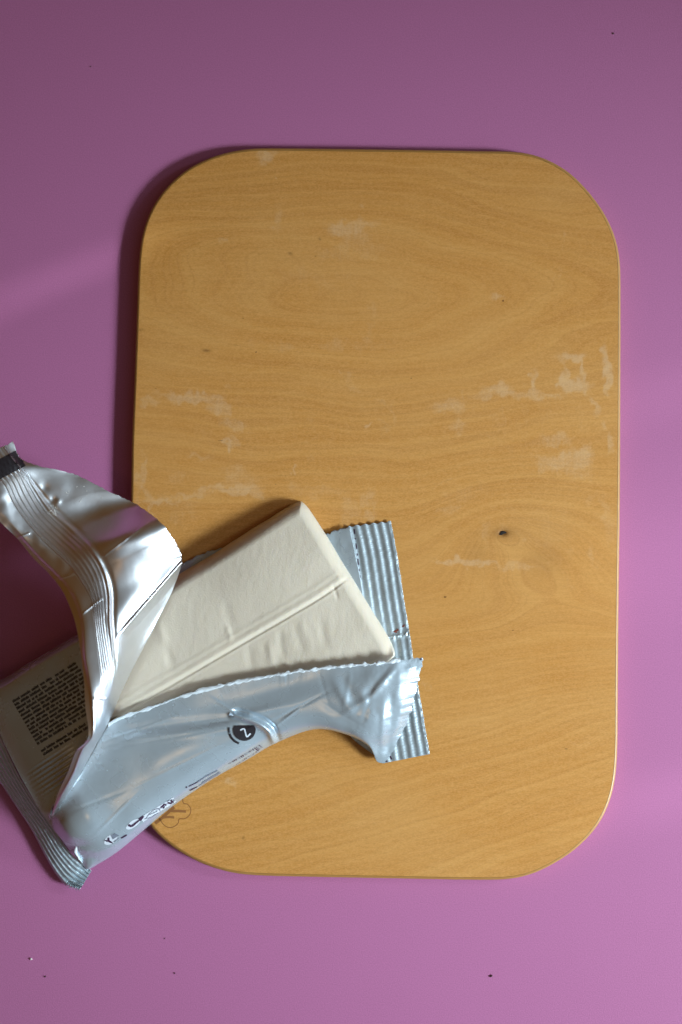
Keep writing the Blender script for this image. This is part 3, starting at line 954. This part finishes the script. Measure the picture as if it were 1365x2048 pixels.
# dents near the top
for (x0, y0, s, d) in [(106, 1000, 7, -1.8), (117, 1003, 6, 1.6), (90, 975, 10, -2), (125, 975, 16, 1.5), (300, 1060, 20, -2), (335, 1095, 14, 1.5)]:
    zz += d * np.exp(-((x - x0) / s) ** 2 - ((y - y0) / s) ** 2)
q, tq = seg_sd(x, y, (205, 1115), (300, 1042))
zz += (0.8 + 0.5 * vnoise(x, y, 11, 77)) * np.exp(-(q / 2.0) ** 2) * smooth(-0.05, 0.1, tq) * smooth(1.05, 0.8, tq)
zz += 1.1 * vnoise(x, y, 38, 62) * smooth(3.0, 3.5, cu)
# torn right edge and ragged top
ed = np.linspace(0, 1, NU)[None, :] ** 30
g[..., 0] += ed * (1.6 * vnoise(y[:, -1:], 0 * y[:, -1:], 5, 63)) * smooth(8.6, 8, rv)
g[..., 1] += ed * 0.8 * vnoise(x[:, -1:], 0 * x[:, -1:], 5, 64)
tp = np.linspace(1, 0, NV)[:, None] ** 60
g[..., 1] += tp * (4 * vnoise(x[:1], 0 * x[:1], 6, 65) + 3 * vnoise(x[:1], 0 * x[:1], 3, 66))
flap = grid_obj('peeled_flap', g, m_silver, wrap, thick=0.00004)

# ---------------------------------------------------------------- prints on the wrapper
bv_flap = bvh_of(flap)
bv_film = bvh_of(film_f)
bv_left = bvh_of(film_l)
bv_seal = bvh_of(seal_r)
p = Print()
for i in range(14):
    for j in range(9):
        x0, y0 = -20 + 3.9 * i, 928 + 2.0 * 0 - i * 2.05 + j * 3.6
        p.poly([(x0 + j * 1.9, y0), (x0 + 3.9 + j * 1.9, y0 - 2.05), (x0 + 3.9 + (j + 1) * 1.9, y0 - 2.05 + 3.6), (x0 + (j + 1) * 1.9, y0 + 3.6)])
p.drape('black_print_bar', m_ink, flap, bv_flap, 0.00022)

# block of small text: rows of word shapes made of letter strokes
p = Print()
dirx = np.array([0.852, -0.523])
diry = np.array([0.50, 0.866])
rws = [(0, 148), (1, 150), (2, 150), (3, 148), (4, 146), (5, 144), (6, 142), (7, 142), (8, 138), (9, 136), (10, 134), (11, 132), (12, 132), (14.0, 128), (15.0, 130)]
r9 = random.Random(5)
for k_, wid in rws:
    s0 = np.array([25.0, 1402.0]) + diry * k_ * 8.15
    pos = 0.0
    while pos < wid:
        wl = r9.choice([2, 3, 4, 5, 6, 7, 8, 9])
        for c_ in range(wl):
            if pos > wid:
                break
            hh = r9.choice([4.4, 4.5, 4.7, 6.0, 5.8])
            base = s0 + dirx * pos + diry * 4.2
            w1 = 2.1
            q0 = base
            p.poly([q0, q0 + dirx * w1, q0 + dirx * w1 - diry * hh, q0 - diry * hh])
            if r9.random() < 0.55:
                q1 = base + dirx * 1.9 - diry * r9.choice([0.2, 2.2])
                p.poly([q1, q1 + dirx * 0.9, q1 + dirx * 0.9 - diry * 1.3, q1 - diry * 1.3])
            pos += 2.75
        pos += r9.choice([2.2, 2.6, 2.6, 3.4]) if r9.random() > 0.06 else 8
p.drape('printed_text', m_ink, film_l, bv_left, 0.0001)

# round mark with a white figure, small words round it
p = Print()
for i in range(8):
    t0, t1 = math.radians(-8 + i * 24.5), math.radians(-8 + (i + 1) * 24.5)
    for r0, r1 in ((0, 7), (7, 14), (14, 19), (19, 23)):
        p.poly([(489 + r * math.cos(t) * 1.0, 1459.5 + r * math.sin(t) * 0.97) for r, t in ((r0, t0), (r1, t0), (r1, (t0 + t1) / 2), (r1, t1), (r0, t1))][(0 if r0 else 0):])
for i in range(8):
    t0, t1 = math.radians(188 + i * 20.5), math.radians(188 + (i + 1) * 20.5)
    p.poly([(489, 1459.5)] + [(489 + 22.5 * math.cos(t), max(1451.0, 1459.5 + 22 * math.sin(t))) for t in (t0, t1)])
p.drape('round_mark', m_ink, film_f, bv_film, 0.00026)
p = Print()
p.ribbon([(481.0, 1461.0), (484, 1458.8), (489.0, 1457.8), (491.5, 1466), (494.0, 1473.4), (498, 1471), (501.5, 1467)], 2.6, 16)
p.drape('figure_two', m_white, film_f, bv_film, 0.00032)
p = Print()
for a0, a1, n in ((186, 170, 4), (162, 112, 11)):
    for i in range(n):
        t = math.radians(a0 + (a1 - a0) * i / (n - 1))
        cx, cy = 489 + 30.5 * math.cos(t), 1459 + 29.5 * math.sin(t)
        p.rect(cx, cy, 4.4, 2.0, math.degrees(t))
        if i % 2:
            p.rect(cx + 1.2 * math.cos(t), cy + 1.2 * math.sin(t), 1.6, 3.4, math.degrees(t))
p.drape('small_words', m_ink, film_f, bv_film, 0.00026)

# barcode along the lower edge
p = Print()
pg = Print()
r9 = random.Random(8)
ax_, ay_ = np.array([457.0, 1527.0]), np.array([519.0, 1490.0])
d = (ay_ - ax_) / np.hypot(*(ay_ - ax_))
n_ = np.array([0.80, 0.60])
pos = 0
while pos < 73:
    w = r9.choice([0.8, 0.8, 1.3, 2.4])
    ln = 11 - 4 * max(0, (pos - 52) / 28)
    b0 = ax_ + d * pos
    (p if w > 1 or r9.random() < 0.4 else pg).poly([b0, b0 + d * w, b0 + d * w + n_ * ln, b0 + n_ * ln])
    pos += w + r9.choice([0.9, 1.3, 2.2])
p.drape('barcode', m_ink2, film_f, bv_film, 0.00026)
pg.drape('barcode', m_ink3, film_f, bv_film, 0.00026)

# recycling symbols and small pictograms on white grounds
p = Print()
p.disc(222, 1679, 15, 8.5, -32)
p.drape('white_ground', m_white, film_f, bv_film, 0.00014)
p = Print()
p.disc(267, 1648, 17, 6.5, -34)
p.drape('white_ground', m_white, film_f, bv_film, 0.00014)
p = Print()
p.ribbon([(284, 1640), (303, 1627), (322, 1616), (338, 1606), (350, 1599)], 9, 14)
p.drape('white_ground', m_white, film_f, bv_film, 0.00014)
p = Print()
k1 = [(208, 1680), (214, 1684), (216, 1683), (219, 1685), (227, 1687.5), (225, 1684), (220, 1681), (219, 1675), (215.5, 1676), (216, 1680.5)]
for tri in ((0, 1, 2, 9), (9, 2, 6, 7, 8), (2, 3, 4, 5, 6)):
    p.poly([k1[i] for i in tri])
p.ribbon([(243, 1676.5), (248, 1673.5), (254, 1670)], 2.4)
p.ribbon([(257, 1650), (264, 1652), (272, 1646), (280, 1640)], 4.6, 10, 2.5)
p.ribbon([(279, 1640), (284, 1636), (288, 1632)], 6.0, 4, 3.0)
p.ribbon([(322, 1615), (326, 1612), (330, 1608), (333, 1611)], 2.6, 8)
p.ribbon([(327, 1617), (330, 1613)], 2.0)
p.ribbon([(336, 1605), (341, 1607), (346, 1604), (342, 1601)], 2.8, 8)
p.disc(373.5, 1574.5, 1.7, 1.7)
p.ribbon([(378, 1573), (386, 1569), (396, 1564)], 1.5)
p.ribbon([(380, 1581), (387, 1577.5), (396, 1573)], 2.2, 5, 1.2)
p.drape('pictogram', m_ink2, film_f, bv_film, 0.00026)
p = Print()
p.poly([(222, 1671), (230, 1666.5), (239, 1671), (226, 1679)])
p.ribbon([(228, 1684), (233, 1680), (238, 1676)], 1.6)
p.ribbon([(292, 1638), (300, 1627), (310, 1619), (318, 1617), (321, 1622)], 1.2, 20)
p.ribbon([(290, 1638), (303, 1634), (318, 1625)], 1.0, 8)
p.ribbon([(298, 1630), (306, 1627), (314, 1623)], 0.9)
p.ribbon([(334, 1603), (343, 1599.5), (349, 1601), (347, 1606)], 1.0, 10)
p.ribbon([(396, 1564), (412, 1553), (436, 1541)], 2.2)
p.ribbon([(398, 1572), (414, 1562), (442, 1545)], 1.8)
p.ribbon([(404, 1566), (420, 1556), (440, 1544)], 1.6)
p.drape('pictogram', m_ink3, film_f, bv_film, 0.00026)
# dashed purple line on the right seal, red-brown marks at its crease
p = Print()
yy = 1058
for ln, gp in ((10, 8), (3, 8), (11, 9), (4, 7), (12, 8), (4, 8), (6, 6)):
    xa = lambda v: 708.5 + (v - 1055) * 0.125
    p.ribbon([(xa(yy), yy), (xa(yy + ln), yy + ln)], 1.9)
    yy += ln + gp
p.drape('dashed_line', m_ink2, seal_r, bv_seal, 0.00012)
p = Print()
p.poly([(787, 1263), (792, 1260), (797, 1257), (798, 1261), (794, 1263), (795, 1266), (789, 1265)])
p.poly([(805, 1252), (811, 1248), (809, 1253), (806, 1255)])
p.drape('red_print_mark', m_redd, seal_r, bv_seal, 0.00012)
p = Print()
p.poly([(838, 1316), (843, 1315), (845, 1319), (841, 1321)])
p.drape('edge_print', m_ink2, film_f, bvh_of(film_f, seal_r), 0.00012)
p = Print()
p.ribbon([(845, 1322), (847, 1332), (842, 1344)], 2.0, 8)
p.drape('edge_print', m_ink2, film_f, bvh_of(film_f, seal_r), 0.00012)
p = Print()
p.ribbon([(781, 1512), (784, 1519)], 2.4)
p.drape('edge_print', m_ink2, film_f, bvh_of(film_f, seal_r), 0.00012)
p = Print()
p.ribbon([(773, 1522), (776, 1525)], 3.0)
p.drape('edge_print', m_ink2, film_f, bvh_of(film_f, seal_r), 0.00012)

# bits of clay stuck to the silver side
rs = np.random.RandomState(3)
V_, F_ = [], []
for i in range(60):
    if i < 16:
        x0, y0 = 112 + rs.rand() * 95, 972 + rs.rand() * 35
        r = 0.5 + rs.rand() * 0.6
    else:
        x0, y0 = 98 + rs.randn() * 6 + 8, 1022 + rs.randn() * 6
        r = 0.5 + rs.rand() * 0.5
    dv = Vector(rays(np.array(x0), np.array(y0))).normalized()
    loc, nr, idx, dist = bv_flap.ray_cast(cam_loc, dv)
    if loc is None:
        continue
    n = len(V_)
    for zf, rf in ((0, 1.0), (0.7, 0.7), (1.0, 0)):
        cnt = 6 if rf else 1
        for q in range(cnt):
            t = q * math.pi / 3 + zf
            V_.append((loc.x + r * rf * PX * math.cos(t), loc.y + r * rf * PX * math.sin(t), loc.z + r * zf * PX * 0.8 + 0.00005))
    for q in range(6):
        F_.append((n + q, n + (q + 1) % 6, n + 6 + (q + 1) % 6, n + 6 + q))
        F_.append((n + 6 + q, n + 6 + (q + 1) % 6, n + 12))
sp = mesh_obj('clay_specks', V_, F_, m_crumb_w, flap)
sp['kind'] = 'stuff'


# ---------------------------------------------------------------- crumbs on the table
def crumb(x0, y0, r, m, label, seed, zb=0.0, elong=1.0):
    rs = np.random.RandomState(seed)
    V_, F_ = [], []
    nr, ns = 5, 9
    for i in range(nr + 1):
        ph_ = math.pi * i / nr
        for j in range(ns):
            th = 2 * math.pi * j / ns
            q = r * (1 + 0.28 * rs.randn() * (0 < i < nr))
            V_.append((q * math.sin(ph_) * math.cos(th) * elong * PX, q * math.sin(ph_) * math.sin(th) * PX, (r * 0.7 + q * 0.7 * math.cos(ph_)) * PX))
    for i in range(nr):
        for j in range(ns):
            F_.append((i * ns + j, (i + 1) * ns + j, (i + 1) * ns + (j + 1) % ns, i * ns + (j + 1) % ns))
    o = mesh_obj('crumb', V_, F_, m)
    o.location = Vector(W(np.array([x0, y0, zb])))
    o.rotation_euler[2] = rs.rand() * 6
    o['label'] = label
    o['category'] = 'crumb'
    o['group'] = 'crumbs on the pink table'
    return o


crumb(63, 1918, 2.2, m_crumb_w, 'tiny white crumb on the pink table below the wrapper', 1)
crumb(91, 1953, 1.6, m_crumb_d, 'tiny black crumb close below the white crumb at lower left', 2)
crumb(350, 1946, 1.3, m_crumb_d, 'tiny dark speck on the table right of the white and black crumbs', 3)
crumb(983, 1952, 1.8, m_crumb_d, 'tiny black crumb alone below the lower edge of the board', 4, elong=1.6)
crumb(1227, 67, 1.5, m_crumb_d, 'tiny dark crumb near the top right corner of the table', 5, elong=1.4)
crumb(182, 133, 1.1, m_crumb_d, 'tiny dark speck on the shaded table at upper left', 6)
crumb(330, 1877, 1.0, m_crumb_d, 'faintest dark speck below the lower left curve of the board', 7)
